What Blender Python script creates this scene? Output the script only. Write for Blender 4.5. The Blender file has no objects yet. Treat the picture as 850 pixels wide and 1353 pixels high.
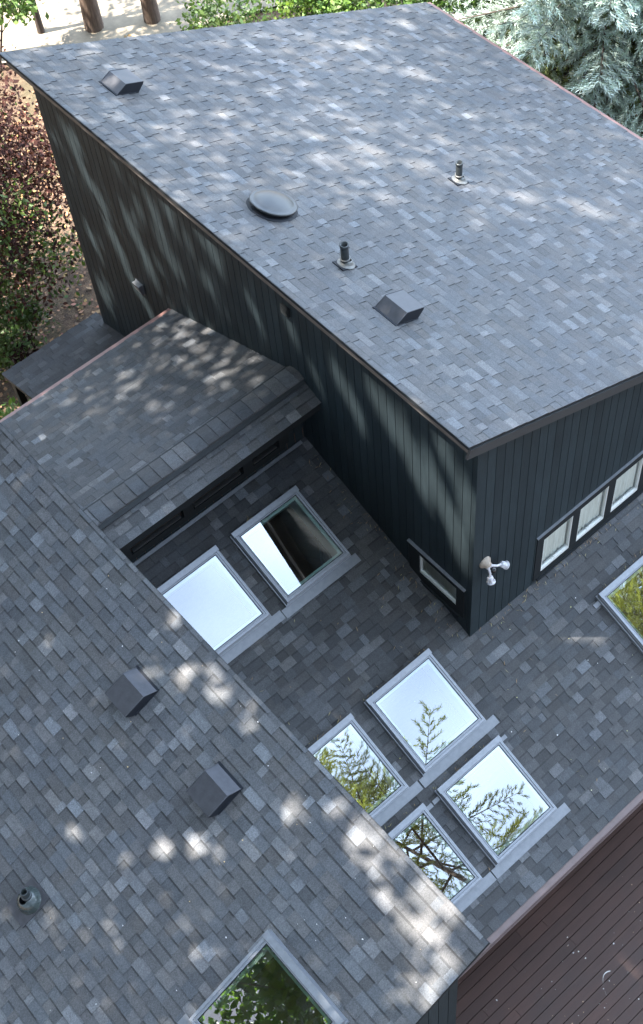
import bpy, math, random
from mathutils import Vector, Matrix

scene = bpy.context.scene
col = scene.collection
R = random.Random(7)

# ------------------------------------------------------------------ helpers
def link(o, parent=None):
    col.objects.link(o)
    if parent is not None:
        o.parent = parent
    return o

def tag(o, label=None, cat=None, group=None, kind=None):
    if label: o['label'] = label
    if cat: o['category'] = cat
    if group: o['group'] = group
    if kind: o['kind'] = kind
    return o

def empty(name, loc=(0, 0, 0)):
    o = bpy.data.objects.new(name, None)
    o.location = loc
    o.empty_display_size = .2
    return link(o)

class MB:
    """Collects faces in world space; build() links them as ONE mesh object."""
    def __init__(s): s.v = []; s.f = []; s.c = []; s.sm = []; s.mi = []
    def poly(s, pts, c=None, smooth=False, mi=0):
        n = len(s.v); s.v += [tuple(p) for p in pts]
        s.f.append(tuple(range(n, n + len(pts)))); s.c.append(c); s.sm.append(smooth); s.mi.append(mi)
    def grid(s, rows, closed=False, c=None, smooth=True, mi=0):
        n = len(s.v); w = len(rows[0])
        for r in rows: s.v += [tuple(p) for p in r]
        for i in range(len(rows) - 1):
            for j in range(w if closed else w - 1):
                k = (j + 1) % w
                s.f.append((n + i*w + j, n + i*w + k, n + (i+1)*w + k, n + (i+1)*w + j))
                s.c.append(c); s.sm.append(smooth); s.mi.append(mi)
    def box(s, F, a0, a1, b0, b1, c0, c1, c=None, mi=0):
        P = [F(a, b, d) for d in (c0, c1) for b in (b0, b1) for a in (a0, a1)]
        for q in ((0,2,3,1), (4,5,7,6), (0,1,5,4), (2,6,7,3), (0,4,6,2), (1,3,7,5)):
            s.poly([P[i] for i in q], c, mi=mi)
    def tube(s, pts, radii, n=8, cap=True, c=None, mi=0, smooth=True):
        pts = [Vector(p) for p in pts]; rows = []
        for i, p in enumerate(pts):
            d = (pts[min(i+1, len(pts)-1)] - pts[max(i-1, 0)]).normalized()
            a = d.cross(Vector((0, 0, 1)) if abs(d.z) < .9 else Vector((1, 0, 0))).normalized(); b = d.cross(a)
            r = radii[i] if isinstance(radii, (list, tuple)) else radii
            rows.append([p + (a*math.cos(t) + b*math.sin(t))*r for t in (2*math.pi*k/n for k in range(n))])
        s.grid(rows, True, c, smooth, mi)
        if cap:
            s.poly(rows[-1], c, mi=mi); s.poly(rows[0][::-1], c, mi=mi)
    def lathe(s, F, prof, n=28, c=None, smooth=True, mi=0, e=1.0):
        s.grid([[F(r*math.cos(t), r*math.sin(t)*e, h) for t in (2*math.pi*k/n for k in range(n))] for r, h in prof], True, c, smooth, mi)
    def build(s, name, mat, parent=None, origin=None):
        me = bpy.data.meshes.new(name)
        off = Vector(origin) if origin is not None else Vector((0, 0, 0))
        if parent is not None: off = off + parent_loc(parent)
        v = [(p[0]-off.x, p[1]-off.y, p[2]-off.z) for p in s.v]
        me.from_pydata(v, [], s.f)
        for m in (mat if isinstance(mat, (list, tuple)) else [mat]): me.materials.append(m)
        me.polygons.foreach_set('use_smooth', s.sm)
        me.polygons.foreach_set('material_index', s.mi)
        if any(c is not None for c in s.c):
            at = me.color_attributes.new('tone', 'FLOAT_COLOR', 'CORNER')
            buf = []
            for f, c in zip(s.f, s.c):
                c = c or (1, 1, 1)
                buf += [c[0], c[1], c[2], 1.0] * len(f)
            at.data.foreach_set('color', buf)
        me.update()
        o = bpy.data.objects.new(name, me)
        if origin is not None: o.location = origin
        return link(o, parent)

def parent_loc(o):
    v = Vector((0, 0, 0))
    while o is not None:
        v += Vector(o.location); o = o.parent
    return v

class Frame:
    """A plane: P(u along the courses, v up the slope, n outwards)."""
    def __init__(s, O, u, v):
        s.O = Vector(O); s.u = Vector(u).normalized(); s.v = Vector(v).normalized(); s.n = s.u.cross(s.v)
    def __call__(s, a, b, c=0.0): return s.O + s.u*a + s.v*b + s.n*c
    def inv(s, p):
        d = Vector(p) - s.O; return d.dot(s.u), d.dot(s.v), d.dot(s.n)
    def at(s, a, b, c=0.0): return Frame(s(a, b, c), s.u, s.v)
W = Frame((0, 0, 0), (1, 0, 0), (0, 1, 0))

# ------------------------------------------------------------------ materials
def nodes(name):
    m = bpy.data.materials.new(name); m.use_nodes = True
    nt = m.node_tree; b = nt.nodes['Principled BSDF']
    return m, nt, b
def N(nt, t, **k):
    n = nt.nodes.new(t)
    for a, v in k.items():
        if hasattr(n, a): setattr(n, a, v)
    return n
def noise(nt, scale, detail=4, rough=.6, vec=None, stretch=None):
    tc = nt.nodes.new('ShaderNodeTexCoord'); src = tc.outputs['Object']
    if stretch:
        mp = nt.nodes.new('ShaderNodeMapping'); mp.inputs['Scale'].default_value = stretch
        nt.links.new(src, mp.inputs[0]); src = mp.outputs[0]
    n = nt.nodes.new('ShaderNodeTexNoise'); n.inputs['Scale'].default_value = scale
    n.inputs['Detail'].default_value = detail; n.inputs['Roughness'].default_value = rough
    nt.links.new(src, n.inputs['Vector'])
    return n.outputs['Fac']
def ramp(nt, fac, stops):
    r = nt.nodes.new('ShaderNodeValToRGB')
    e = r.color_ramp.elements
    while len(e) < len(stops): e.new(.5)
    for k, (p, c) in zip(e, stops):
        k.position = p; k.color = (c[0], c[1], c[2], 1) if isinstance(c, (tuple, list)) else (c, c, c, 1)
    nt.links.new(fac, r.inputs[0]); return r.outputs[0]
def mul(nt, a, b, fac=1.0, mode='MULTIPLY'):
    m = nt.nodes.new('ShaderNodeMix'); m.data_type = 'RGBA'; m.blend_type = mode
    if isinstance(fac, float): m.inputs[0].default_value = fac
    else: nt.links.new(fac, m.inputs[0])
    for s, x in ((6, a), (7, b)):
        if isinstance(x, (tuple, list)): m.inputs[s].default_value = (x[0], x[1], x[2], 1)
        else: nt.links.new(x, m.inputs[s])
    return m.outputs[2]
def attr(nt):
    a = nt.nodes.new('ShaderNodeVertexColor'); a.layer_name = 'tone'; return a.outputs[0]
def bump(nt, b, h, s, dist=.01):
    n = nt.nodes.new('ShaderNodeBump'); n.inputs['Strength'].default_value = s; n.inputs['Distance'].default_value = dist
    nt.links.new(h, n.inputs['Height']); nt.links.new(n.outputs[0], b.inputs['Normal'])

def plain(name, c, rough=.6, metal=0.0, var=.18, scale=9, spec=.5, stretch=None, bmp=0.0, tone=False, coat=0.0):
    m, nt, b = nodes(name)
    f = noise(nt, scale, 5, .65, stretch=stretch)
    cc = mul(nt, c, ramp(nt, f, [(.25, 1-var), (.75, 1+var)]))
    if tone: cc = mul(nt, cc, attr(nt))
    nt.links.new(cc, b.inputs['Base Color'])
    rr = nt.nodes.new('ShaderNodeMapRange'); nt.links.new(f, rr.inputs[0])
    rr.inputs[3].default_value = max(.02, rough-.08); rr.inputs[4].default_value = min(1, rough+.1)
    nt.links.new(rr.outputs[0], b.inputs['Roughness'])
    b.inputs['Metallic'].default_value = metal
    b.inputs['Specular IOR Level'].default_value = spec
    b.inputs['Coat Weight'].default_value = coat
    if bmp: bump(nt, b, f, bmp)
    return m

def shingle_mat():
    m, nt, b = nodes('asphalt_shingle')
    gran = noise(nt, 170, 3, .7); mott = noise(nt, 14, 5, .7); big = noise(nt, .9, 4, .6)
    c = mul(nt, attr(nt), ramp(nt, gran, [(.3, .62), (.52, 1.0), (.72, 1.5)]))
    c = mul(nt, c, ramp(nt, mott, [(.25, .82), (.75, 1.18)]))
    c = mul(nt, c, ramp(nt, noise(nt, 60, 2, .8), [(.32, .74), (.68, 1.28)]))
    c = mul(nt, c, ramp(nt, big, [(.3, (.93, .93, .95)), (.7, (1.07, 1.06, 1.03))]))
    nt.links.new(c, b.inputs['Base Color'])
    b.inputs['Roughness'].default_value = .70
    b.inputs['Specular IOR Level'].default_value = .42
    bump(nt, b, gran, .35, .004)
    return m

def leaf_mat(name, c, trans=.35, rough=.55):
    m, nt, b = nodes(name)
    cc = mul(nt, attr(nt), c)
    nt.links.new(cc, b.inputs['Base Color']); b.inputs['Roughness'].default_value = rough
    t = nt.nodes.new('ShaderNodeBsdfTranslucent'); nt.links.new(mul(nt, cc, (1.25, 1.3, .7)), t.inputs[0])
    mx = nt.nodes.new('ShaderNodeMixShader'); mx.inputs[0].default_value = trans
    nt.links.new(b.outputs[0], mx.inputs[1]); nt.links.new(t.outputs[0], mx.inputs[2])
    nt.links.new(mx.outputs[0], nt.nodes['Material Output'].inputs[0])
    return m

def glass_mat(name, ior=2.95, tint=(.72, .86, .82)):
    """Coated insulating glass: a Fresnel mirror over a slightly green see-through pane."""
    m = bpy.data.materials.new(name); m.use_nodes = True; nt = m.node_tree
    nt.nodes.remove(nt.nodes['Principled BSDF'])
    fr = nt.nodes.new('ShaderNodeFresnel'); fr.inputs[0].default_value = ior
    tr = nt.nodes.new('ShaderNodeBsdfTransparent'); tr.inputs[0].default_value = (*tint, 1)
    gl = nt.nodes.new('ShaderNodeBsdfGlossy'); gl.inputs['Roughness'].default_value = .004
    gl.inputs[0].default_value = (.93, .97, 1, 1)
    mx = nt.nodes.new('ShaderNodeMixShader')
    nt.links.new(fr.outputs[0], mx.inputs[0]); nt.links.new(tr.outputs[0], mx.inputs[1]); nt.links.new(gl.outputs[0], mx.inputs[2])
    du = nt.nodes.new('ShaderNodeBsdfDiffuse'); du.inputs[0].default_value = (.42, .41, .38, 1)     # a film of dust and water marks
    dm = nt.nodes.new('ShaderNodeMixShader'); nt.links.new(ramp(nt, noise(nt, 5, 6, .75), [(.42, .005), (.78, .06)]), dm.inputs[0])
    nt.links.new(mx.outputs[0], dm.inputs[1]); nt.links.new(du.outputs[0], dm.inputs[2]); mx = dm
    nt.links.new(mx.outputs[0], nt.nodes['Material Output'].inputs[0])
    return m

def ground_mat():
    m, nt, b = nodes('leaf_litter')
    f1 = noise(nt, .35, 5, .6); f2 = noise(nt, 5, 6, .75); f3 = noise(nt, 30, 4, .7)
    c = ramp(nt, f2, [(.3, (.05, .029, .018)), (.46, (.105, .062, .036)), (.6, (.165, .105, .064)), (.75, (.23, .165, .11))])
    c = mul(nt, c, ramp(nt, f3, [(.3, .55), (.7, 1.35)]))
    g = ramp(nt, f1, [(.52, 0.0), (.62, 1.0)])
    c2 = mul(nt, c, (.10, .13, .045), 1.0, 'MIX')
    mm = nt.nodes.new('ShaderNodeMath'); mm.operation = 'MULTIPLY'; mm.inputs[1].default_value = .35
    nt.links.new(g, mm.inputs[0])
    c = mul(nt, mul(nt, c, (.72, .70, .68)), (.05, .06, .022), mm.outputs[0], 'MIX')
    nt.links.new(c, b.inputs['Base Color']); b.inputs['Roughness'].default_value = .95
    bump(nt, b, f3, .8, .04)
    return m

def deck_mat():
    m, nt, b = nodes('deck_stain')
    f = noise(nt, 4, 6, .7, stretch=(.7, 9, 9)); g = noise(nt, 1.1, 4, .65)
    c = mul(nt, attr(nt), ramp(nt, f, [(.25, .72), (.75, 1.25)]))
    c = mul(nt, c, ramp(nt, g, [(.35, .85), (.7, 1.25)]))
    nt.links.new(c, b.inputs['Base Color'])
    b.inputs['Specular IOR Level'].default_value = .3
    rr = nt.nodes.new('ShaderNodeMapRange'); nt.links.new(g, rr.inputs[0]); rr.inputs[3].default_value = .42; rr.inputs[4].default_value = .7
    nt.links.new(rr.outputs[0], b.inputs['Roughness'])
    bump(nt, b, f, .25, .006)
    return m

def siding_mat():
    m, nt, b = nodes('painted_siding')
    f = noise(nt, 6, 6, .7, stretch=(6, 6, .5)); g = noise(nt, 1.3, 5, .7)
    c = mul(nt, attr(nt), ramp(nt, f, [(.25, .78), (.75, 1.22)]))
    c = mul(nt, c, ramp(nt, g, [(.3, (.86, .87, .88)), (.72, (1.14, 1.15, 1.14))]))
    nt.links.new(c, b.inputs['Base Color']); b.inputs['Roughness'].default_value = .6
    b.inputs['Specular IOR Level'].default_value = .16
    bump(nt, b, f, .3, .006)
    return m

M = dict(
    shingle=shingle_mat(), siding=siding_mat(), deck=deck_mat(), ground=ground_mat(), glass=glass_mat('skylight_glass'), pane=glass_mat('window_glass', 1.5, (.93, .96, .94)),
    alu=plain('grey_aluminium', (.19, .20, .22), .42, .35, .16, 20), flash=plain('flashing_metal', (.145, .152, .165), .45, .3, .18, 12),
    white=plain('white_paint', (.55, .56, .54), .5, 0, .05, 6), shaft=plain('shaft_paint', (.74, .80, .77), .7, 0, .05, 3),
    dark=plain('dark_backing', (.012, .014, .016), .8), black=plain('black_trim', (.010, .012, .0135), .75, 0, .25, 14, spec=.2),
    fascia=plain('weathered_fascia', (.085, .074, .068), .72, 0, .6, 5, stretch=(1, 1, 7), bmp=.3),
    darkfascia=plain('dark_fascia', (.022, .024, .026), .6, 0, .3, 6),
    brown=plain('brown_trim', (.12, .082, .076), .55, 0, .25, 7), copper=plain('copper_drip_edge', (.20, .105, .09), .5, .2, .22, 6),
    gutter=plain('brown_gutter', (.075, .05, .046), .5, 0, .25, 7),
    vent=plain('vent_metal', (.044, .044, .050), .42, .3, .25, 10), ventdark=plain('vent_dark_plastic', (.014, .016, .021), .65, 0, .2, 9, spec=.2),
    dome=plain('dome_plastic', (.027, .029, .031), .42, 0, .3, 5, coat=.05), pipe=plain('pipe_black', (.03, .035, .037), .35, .2, .3, 16),
    lead=plain('lead_collar', (.12, .12, .115), .5, .4, .3, 20), boot=plain('rubber_boot', (.03, .04, .038), .26, 0, .3, 9, coat=.3),
    floor=plain('brown_floor', (.13, .055, .025), .55, 0, .35, 3, stretch=(1, 7, 1)), room=plain('room_paint', (.16, .07, .03), .8),
    curtain=plain('pale_curtain', (.86, .88, .85), .8, 0, .12, 3, stretch=(6, 6, .6)), beige=plain('beige_curtain', (.74, .67, .56), .8, 0, .15, 4),
    bark=plain('brown_bark', (.105, .07, .05), .9, 0, .55, 9, stretch=(3, 3, .5), bmp=1.0), darkbark=plain('dark_bark', (.055, .04, .032), .9, 0, .5, 9, stretch=(3, 3, .6), bmp=.9),
    lampwhite=plain('lamp_plastic', (.42, .41, .43), .35, 0, .06, 14), lampmount=plain('lamp_mount', (.26, .21, .165), .6, 0, .2, 16),
    lens=plain('lamp_lens', (.5, .52, .53), .15), sensor=plain('sensor_lens', (.012, .012, .014), .12),
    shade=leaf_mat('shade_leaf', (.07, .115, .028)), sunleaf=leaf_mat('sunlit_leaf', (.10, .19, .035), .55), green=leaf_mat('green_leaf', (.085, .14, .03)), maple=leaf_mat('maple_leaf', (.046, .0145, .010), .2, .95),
    needle=leaf_mat('blue_needle', (.43, .51, .47), .12, .8), conifer=leaf_mat('conifer_needle', (.22, .235, .06), .4, .7),
    litter=plain('fallen_leaf', (.20, .12, .066), .8, tone=True), speck=plain('pale_debris', (.62, .6, .55), .8, tone=True),
    drive=plain('pale_gravel', (.19, .155, .11), .9, 0, .4, 2), stone=plain('pale_stone', (.55, .53, .5), .8))

# ------------------------------------------------------------------ measured geometry (metres)
SU, S1, SL, SP = .4293, .4027, .4190, .309
XL, ZL = -3.603, 3.465                       # high edge of the left roof
OX = .2746; ZU = 4.95                        # high edge of the tall block's roof
zu = lambda x: ZU - SU*(x + OX)
zl = lambda x: ZL + SL*(x - XL)
XW = XL - .2
FU = Frame((-OX, 0, ZU), (0, 1, 0), (-1, 0, SU))      # v runs up slope (towards -x)
FM = Frame((0, 0, 0), (1, 0, 0), (0, 1, S1))
FL = Frame((XL, 0, ZL), (0, -1, 0), (1, 0, SL))
RY, RZ, GK = 3.40, 2.87, .405
FGn = Frame((0, RY, RZ), (1, 0, 0), (0, 1, .48))
FGf = Frame((0, RY, RZ), (-1, 0, 0), (0, -1, GK))
FP = Frame((0, 8.521, -.722), (-1, 0, 0), (0, -1, SP))
SUN = Vector((-.355, .257, .899)).normalized()

# ------------------------------------------------------------------ shingled roofs
TONES = [(.040, 4), (.048, 9), (.055, 12), (.061, 11), (.072, 6), (.090, 4.2), (.112, 3), (.132, 1.4)]
def tone(rng, k=1.0, con=1.0):
    t = rng.choices([a for a, _ in TONES], [b for _, b in TONES])[0] * rng.uniform(.9, 1.1)
    t = (.06 + (t - .06)*con) * k
    w = rng.uniform(-.05, .05)
    return (t*(.975+w), t*(.99), t*(1.045-w))

def shingles(F, u0, u1, v0, v1, holes=(), e=.134, seed=1, ulim=None, k=1.0, con=.66, band=(.80, .55, .86)):
    rng = random.Random(seed); mb = MB(); n = int(math.ceil((v1-v0)/e))
    for i in range(n):
        a, b = v0 + i*e, min(v1, v0 + (i+1)*e)
        if b - a < .02: continue
        lo, hi = (u0, u1) if ulim is None else ulim((a+b)/2)
        spans = [(lo, hi)]
        for (h0, h1, g0, g1) in holes:
            if g0 < (a+b)/2 < g1:
                ns = []
                for s, t in spans:
                    if h1 <= s or h0 >= t: ns.append((s, t)); continue
                    if h0 > s: ns.append((s, h0))
                    if h1 < t: ns.append((h1, t))
                spans = ns
        jit = rng.uniform(-.003, .003)
        for s, t in spans:
            x = s; up = rng.random() < .5
            while x < t - 1e-6:
                w = rng.choice((.09, .12, .14, .16, .18, .20, .23, .27)) * rng.uniform(.88, 1.12)
                y = x + w
                if t - y < .05: y = t
                h = .0135 if up else .005
                h += rng.uniform(-.0008, .0012)
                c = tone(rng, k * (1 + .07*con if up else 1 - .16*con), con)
                lift = rng.uniform(0, .002)
                A0, A1 = F(x, a+jit, h+.002+lift), F(y, a+jit, h+.002)
                B0, B1 = F(x, b+.004, .001+h*.35), F(y, b+.004, .001+h*.35)
                D0, D1 = F(x, a+jit, -.004), F(y, a+jit, -.004)
                q_ = band[0]
                C0, C1 = A0 + (B0-A0)*q_, A1 + (B1-A1)*q_
                mb.poly((A0, A1, C1, C0), c); mb.poly((C0, C1, B1, B0), tuple(z*(band[1] if not up else band[2]) for z in c))   # printed shadow band
                dk = (.018, .018, .019)                       # cut edge of the mat: bare asphalt
                mb.poly((D0, D1, A1, A0), dk)
                E0, E1 = F(x, b, -.004), F(y, b, -.004)
                mb.poly((A0, B0, E0, D0), dk); mb.poly((A1, D1, E1, B1), dk)
                x = y; up = not up if rng.random() < .86 else up
    return mb

def sheet(F, u0, u1, v0, v1, n0, n1, holes=()):
    """Roof deck: a slab of two sheets and rims with rectangular openings."""
    mb = MB()
    us = sorted({u0, u1, *[min(max(h[i], u0), u1) for h in holes for i in (0, 1)]})
    vs = sorted({v0, v1, *[min(max(h[i], v0), v1) for h in holes for i in (2, 3)]})
    for a, b in zip(us, us[1:]):
        for c, d in zip(vs, vs[1:]):
            if any(h[0] < (a+b)/2 < h[1] and h[2] < (c+d)/2 < h[3] for h in holes): continue
            mb.poly((F(a, c, n1), F(b, c, n1), F(b, d, n1), F(a, d, n1)))
            mb.poly((F(a, c, n0), F(a, d, n0), F(b, d, n0), F(b, c, n0)))
    for (a, b, c, d) in ((u0, v0, u1, v0), (u1, v0, u1, v1), (u1, v1, u0, v1), (u0, v1, u0, v0)):
        mb.poly((F(a, b, n0), F(c, d, n0), F(c, d, n1), F(a, b, n1)))
    return mb

house = empty('house', (0, 0, -4))
tag(house, 'dark house with charcoal shingle roofs on several levels, black board siding and skylights', 'house')

# ---- skylights: rectangles at their top, converted into each roof's frame
T = .149
cm = math.sqrt(1+S1*S1); cl = math.sqrt(1+SL*SL)
def midrect(x0, x1, y0, y1):
    f = lambda y: (y + S1*(S1*y + T))/cm
    return (x0, x1, f(y0), f(y1))
SK = [midrect(-1.809, -.655, 1.761, 2.878), midrect(-3.262, -2.107, 1.781, 2.881), midrect(-1.809, -.661, -.993, .139),
      midrect(-3.262, -2.110, -.985, .141), midrect(-3.262, -2.110, -2.417, -1.284), midrect(-1.819, -.673, -2.418, -1.276),
      midrect(1.890, 3.045, -1.895, -.764)]
fl = lambda x: ((x-XL) + SL*(SL*(x-XL) + T))/cl
SK8 = (2.139, 3.327, fl(-6.25), fl(-5.134))
hole = lambda r, d: (r[0]+d, r[1]-d, r[2]+d, r[3]-d)

HN = T/cm
def rings(mb, F, rect, prof):
    prev = None
    for d, h in prof:
        r = hole(rect, d)
        q = [F(r[0], r[2], h), F(r[1], r[2], h), F(r[1], r[3], h), F(r[0], r[3], h)]
        if prev:
            for i in range(4): mb.poly((prev[i], prev[(i+1) % 4], q[(i+1) % 4], q[i]))
        prev = q
def skylight(F, rect, room_drop=.36, label=None, hn=HN):
    o = empty('skylight'); o.parent = house
    o.location = F((rect[0]+rect[1])/2, (rect[2]+rect[3])/2, 0) - Vector(house.location)
    if label: o['label'] = label
    fr = MB()
    rings(fr, F, rect, [(-.03, -.003), (-.026, .05), (-.012, .052), (-.008, hn-.035), (-.002, hn-.032), (0, hn-.004), (.004, hn), (.034, hn-.001), (.038, hn-.012),
                        (.052, hn-.012), (.055, hn-.006), (.066, hn-.007), (.070, hn-.02), (.070, hn-.055)])
    gk = MB(); rings(gk, F, rect, [(.067, hn-.0155), (.078, hn-.0155)])
    # raised head cover on the upslope side
    u0, u1, v0, v1 = rect
    fr.box(F, u0-.012, u1+.012, v1-.045, v1+.035, hn-.05, hn+.014)
    fr.build('frame', M['alu'], o); gk.build('gasket', M['black'], o)
    g = hole(rect, .070); gl = MB()
    gl.poly((F(g[0], g[2], hn-.018), F(g[1], g[2], hn-.018), F(g[1], g[3], hn-.018), F(g[0], g[3], hn-.018)))
    gl.build('glass', M['glass'], o)
    # white inner sash and light shaft
    sh = MB(); s = rect
    rings(sh, F, s, [(.0725, hn-.03), (.0725, hn-.05), (.118, hn-.052), (.121, hn-.10), (.085, hn-.103), (.08, -room_drop)])
    sh.build('shaft', M['shaft'], o)
    return o
def flashing(F, parts, parent):
    for (u0, u1, v0, v1, h) in parts:
        mb = MB(); mb.box(F, u0, u1, v0, v1, h-.010, h); mb.build('flashing', M['flash'], parent)

sky_labels = ['dark skylight below the eave with brown room showing through', 'plain white skylight beside the left roof edge', 'skylight mirroring a branchy tree', 'half hidden skylight mirroring a sparse branch',
              'skylight mirroring yellow green foliage', 'lowest skylight toward the deck', 'skylight under the triple window', None]
skylights = []
for r, lb in zip(SK, sky_labels): skylights.append(skylight(FM, r))
skylights.append(skylight(FL, SK8))
FS = .027
def sill(i, right=.10, left=.10, w=.135):
    r = SK[i]; return (r[0]-left, r[1]+right, r[2]-.03-w, r[2]-.028, FS)
flashing(FM, [sill(0, .10, .115)], skylights[0])
flashing(FM, [sill(1, .17, .02)], skylights[1])
flashing(FM, [sill(2, .17, .105)], skylights[2])
flashing(FM, [sill(3, .17, .02)], skylights[3])
flashing(FM, [sill(4, .17, .02), (SK[4][1]+.03, SK[4][1]+.13, SK[4][3]-.11, SK[4][3]-.05, FS)], skylights[4])
flashing(FM, [sill(5, .17, .105), (SK[5][0]-.14, SK[5][0]-.03, SK[5][3]-.11, SK[5][3]-.05, FS), (SK[5][1]+.03, SK[5][1]+.13, SK[5][3]-.085, SK[5][3]-.03, FS)], skylights[5])
flashing(FM, [sill(6, .1, .1), (SK[6][0]-.14, SK[6][0]-.03, SK[6][3]-.11, SK[6][3]-.04, FS)], skylights[6])
flashing(FL, [(SK8[0]-.1, SK8[1]+.1, SK8[2]-.16, SK8[2]-.028, FS), (SK8[0]-.05, SK8[0]-.005, SK8[3]-.3, SK8[3]+.03, .05)], skylights[7])

# ---- roof of the tall block
vb = -(8.045+OX)*math.sqrt(1+SU*SU)
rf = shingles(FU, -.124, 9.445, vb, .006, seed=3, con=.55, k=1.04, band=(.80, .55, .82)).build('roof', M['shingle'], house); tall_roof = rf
sheet(FU, -.10, 9.42, vb+.03, -.02, -.05, -.006).build('roof_deck', M['dark'], rf)
def board(name, mb, mat, parent): return mb.build(name, mat, parent)
Fz = Frame((0, 0, 0), (0, 1, 0), (0, 0, 1))          # u=y, v=z, n=+x
fb = MB(); fb.box(Fz, -.085, 9.40, ZU-.225, ZU-.062, -OX+.045, -OX+.08); fb.build('fascia', M['fascia'], rf)
fb = MB(); fb.box(W, -OX+.082, -.004, -.08, 9.40, ZU-.16, ZU-.145); fb.build('soffit', M['darkfascia'], rf)
# raked fascia on the near gable side (follows the slope)
FUg = Frame((-OX, -.10, ZU), (1, 0, -SU), (SU, 0, 1))   # u down slope, v normal, n = +/-y
rk = MB(); L = -vb
rk.box(FUg, .045, L-.02, -.20, -.054, -.004, .028); rk.build('rake_board', M['darkfascia'], rf)
dr = MB(); dr.box(FU, -.13, 9.45, -.006, .012, -.03, -.004); dr.build('drip_edge', M['black'], rf)
dr = MB(); dr.box(FU, -.12, 9.44, vb-.12, vb+.01, -.12, -.002); dr.build('eave_flashing', M['copper'], rf)

# ---- middle roof (two rectangles: beside and in front of the tall block)
vm0 = (-2.959 + S1*S1*(-2.959))/cm
vtop = lambda y: y*cm
def mid_lim(v): return (XW+.012, -.004) if v > 0 else (XW+.012, 8.2)
hs = [hole(r, .015) for r in SK]
rf = shingles(FM, XW+.012, 8.2, vm0, vtop(3.44), holes=hs, seed=11, ulim=mid_lim, k=.68, con=.95).build('roof', M['shingle'], house); mid_roof = rf  # same shingle, tone lowered: shade between the walls put into the colour
hs2 = [hole(r, .07) for r in SK]
sheet(FM, XW+.014, 8.19, vm0+.03, -.002, -.10, -.006, hs2).build('roof_deck', M['dark'], rf)
sheet(FM, XW+.014, -.02, .0, vtop(3.43), -.10, -.006, hs2).build('roof_deck', M['dark'], rf)
Fe = Frame((0, -2.959, S1*-2.959), (1, 0, 0), (0, 0, 1))   # n = -y
g = MB(); g.box(Fe, XW+.012, 8.2, -.25, -.05, -.012, .04); g.build('fascia', M['gutter'], rf)
g = MB(); g.box(Fe, XW+.012, 8.2, -.05, -.012, -.02, .088); g.build('drip_edge', M['brown'], rf)
g = MB(); g.box(Fe, XW+.012, 8.2, -.235, -.20, .042, .085); g.build('frieze_board', M['brown'], rf)

# ---- left roof
lx = 9.3
rf = shingles(FL, -8.0, 3.848, -5.8, .006, holes=[hole(SK8, .015)], seed=21, k=1.16, con=.62).build('roof', M['shingle'], house); left_roof = rf
sheet(FL, -7.98, 3.82, -5.78, -.01, -.05, -.006, [hole(SK8, .07)]).build('roof_deck', M['dark'], rf)
FLr = Frame((XL, -3.82, ZL), (1, 0, SL), (-SL, 0, 1))       # n = u x v = -y
g = MB(); g.box(FLr, -5.78, -.03, -.19, -.054, -.03, .0); g.build('rake_board', M['darkfascia'], rf)
g = MB(); g.box(FLr, -5.8, .004, -.05, -.004, .028, .034); g.build('drip_edge', M['black'], rf)
g = MB(); g.box(Fz, -3.8, 7.9, ZL-.215, ZL-.054, XL-.06, XL-.024); g.build('fascia', M['darkfascia'], rf)
g = MB(); g.box(W, XL+.0, XL+.012, -3.85, 7.95, ZL-.06, ZL-.002); g.build('drip_edge', M['black'], rf)

# ---- gable link
vnear = -(RY-2.945)*math.sqrt(1+.48**2); vfar = -(6.565-RY)*math.sqrt(1+GK*GK)
mb = shingles(FGn, XW+.012, -.006, vnear, -.01, seed=31, k=1.0)
rf = mb.build('roof', M['shingle'], house)
rff = shingles(FGf, .006, -XW-.012, vfar, -.01, seed=32, k=1.0).build('roof', M['shingle'], house)
sheet(FGn, XW+.014, -.008, vnear+.02, -.005, -.06, -.006).build('roof_deck', M['dark'], rf)
sheet(FGf, .008, -XW-.014, vfar+.02, -.005, -.05, -.006).build('roof_deck', M['dark'], rff)
g = MB(); g.box(FGf, .006, -XW-.012, vfar-.11, vfar+.008, -.10, -.001); g.build('eave_flashing', M['copper'], rff)
fe = Frame((0, 2.945, RZ-.48*(RY-2.945)), (1, 0, 0), (0, 0, 1))
g = MB(); g.box(fe, XW+.012, -.006, -.185, -.022, -.06, -.03); g.build('fascia', M['black'], rf)  # black stands in for the shade under this eave
# ridge vent with overlapping caps
rc = MB(); rg = random.Random(5)
prof = [(-.125, -.062), (-.12, -.032), (-.08, -.006), (-.04, .013), (0, .022), (.05, .016), (.11, -.006), (.175, -.034), (.18, -.066)]
for a in (0, 1):
    pass
def ridge_row(x, lift): return [(x, RY + y, RZ + z + .048 + lift) for y, z in prof]
x = XW+.012
while x < -.02:
    x2 = min(x + .195 + rg.uniform(-.012, .012), -.012); t = tone(rg, .92, .6)
    bow = lambda k: -.03*(1-((k-4)/4)**2)
    lo = [(max(p[0]+bow(k), XW+.01), p[1], p[2]+.017) for k, p in enumerate(ridge_row(x, .0))]
    hi = [(min(x2+.03+bow(k), -.008), p[1], p[2]) for k, p in enumerate(ridge_row(x2, .0))]
    rc.grid([lo, hi], c=t, smooth=False)
    rc.grid([[(p[0]+.002, p[1], p[2]-.017) for p in lo], lo], c=(.012, .012, .013), smooth=False)
    x = x2
for s in (0, 8):
    y, z = prof[s]
    rc.poly([(XW+.012, RY+y, RZ+z+.036), (-.012, RY+y, RZ+z+.036), (-.012, RY+y*.97, RZ+z-.03), (XW+.012, RY+y*.97, RZ+z-.03)], (.015, .015, .015))
rc.build('ridge_cap', M['shingle'], rf)
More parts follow.
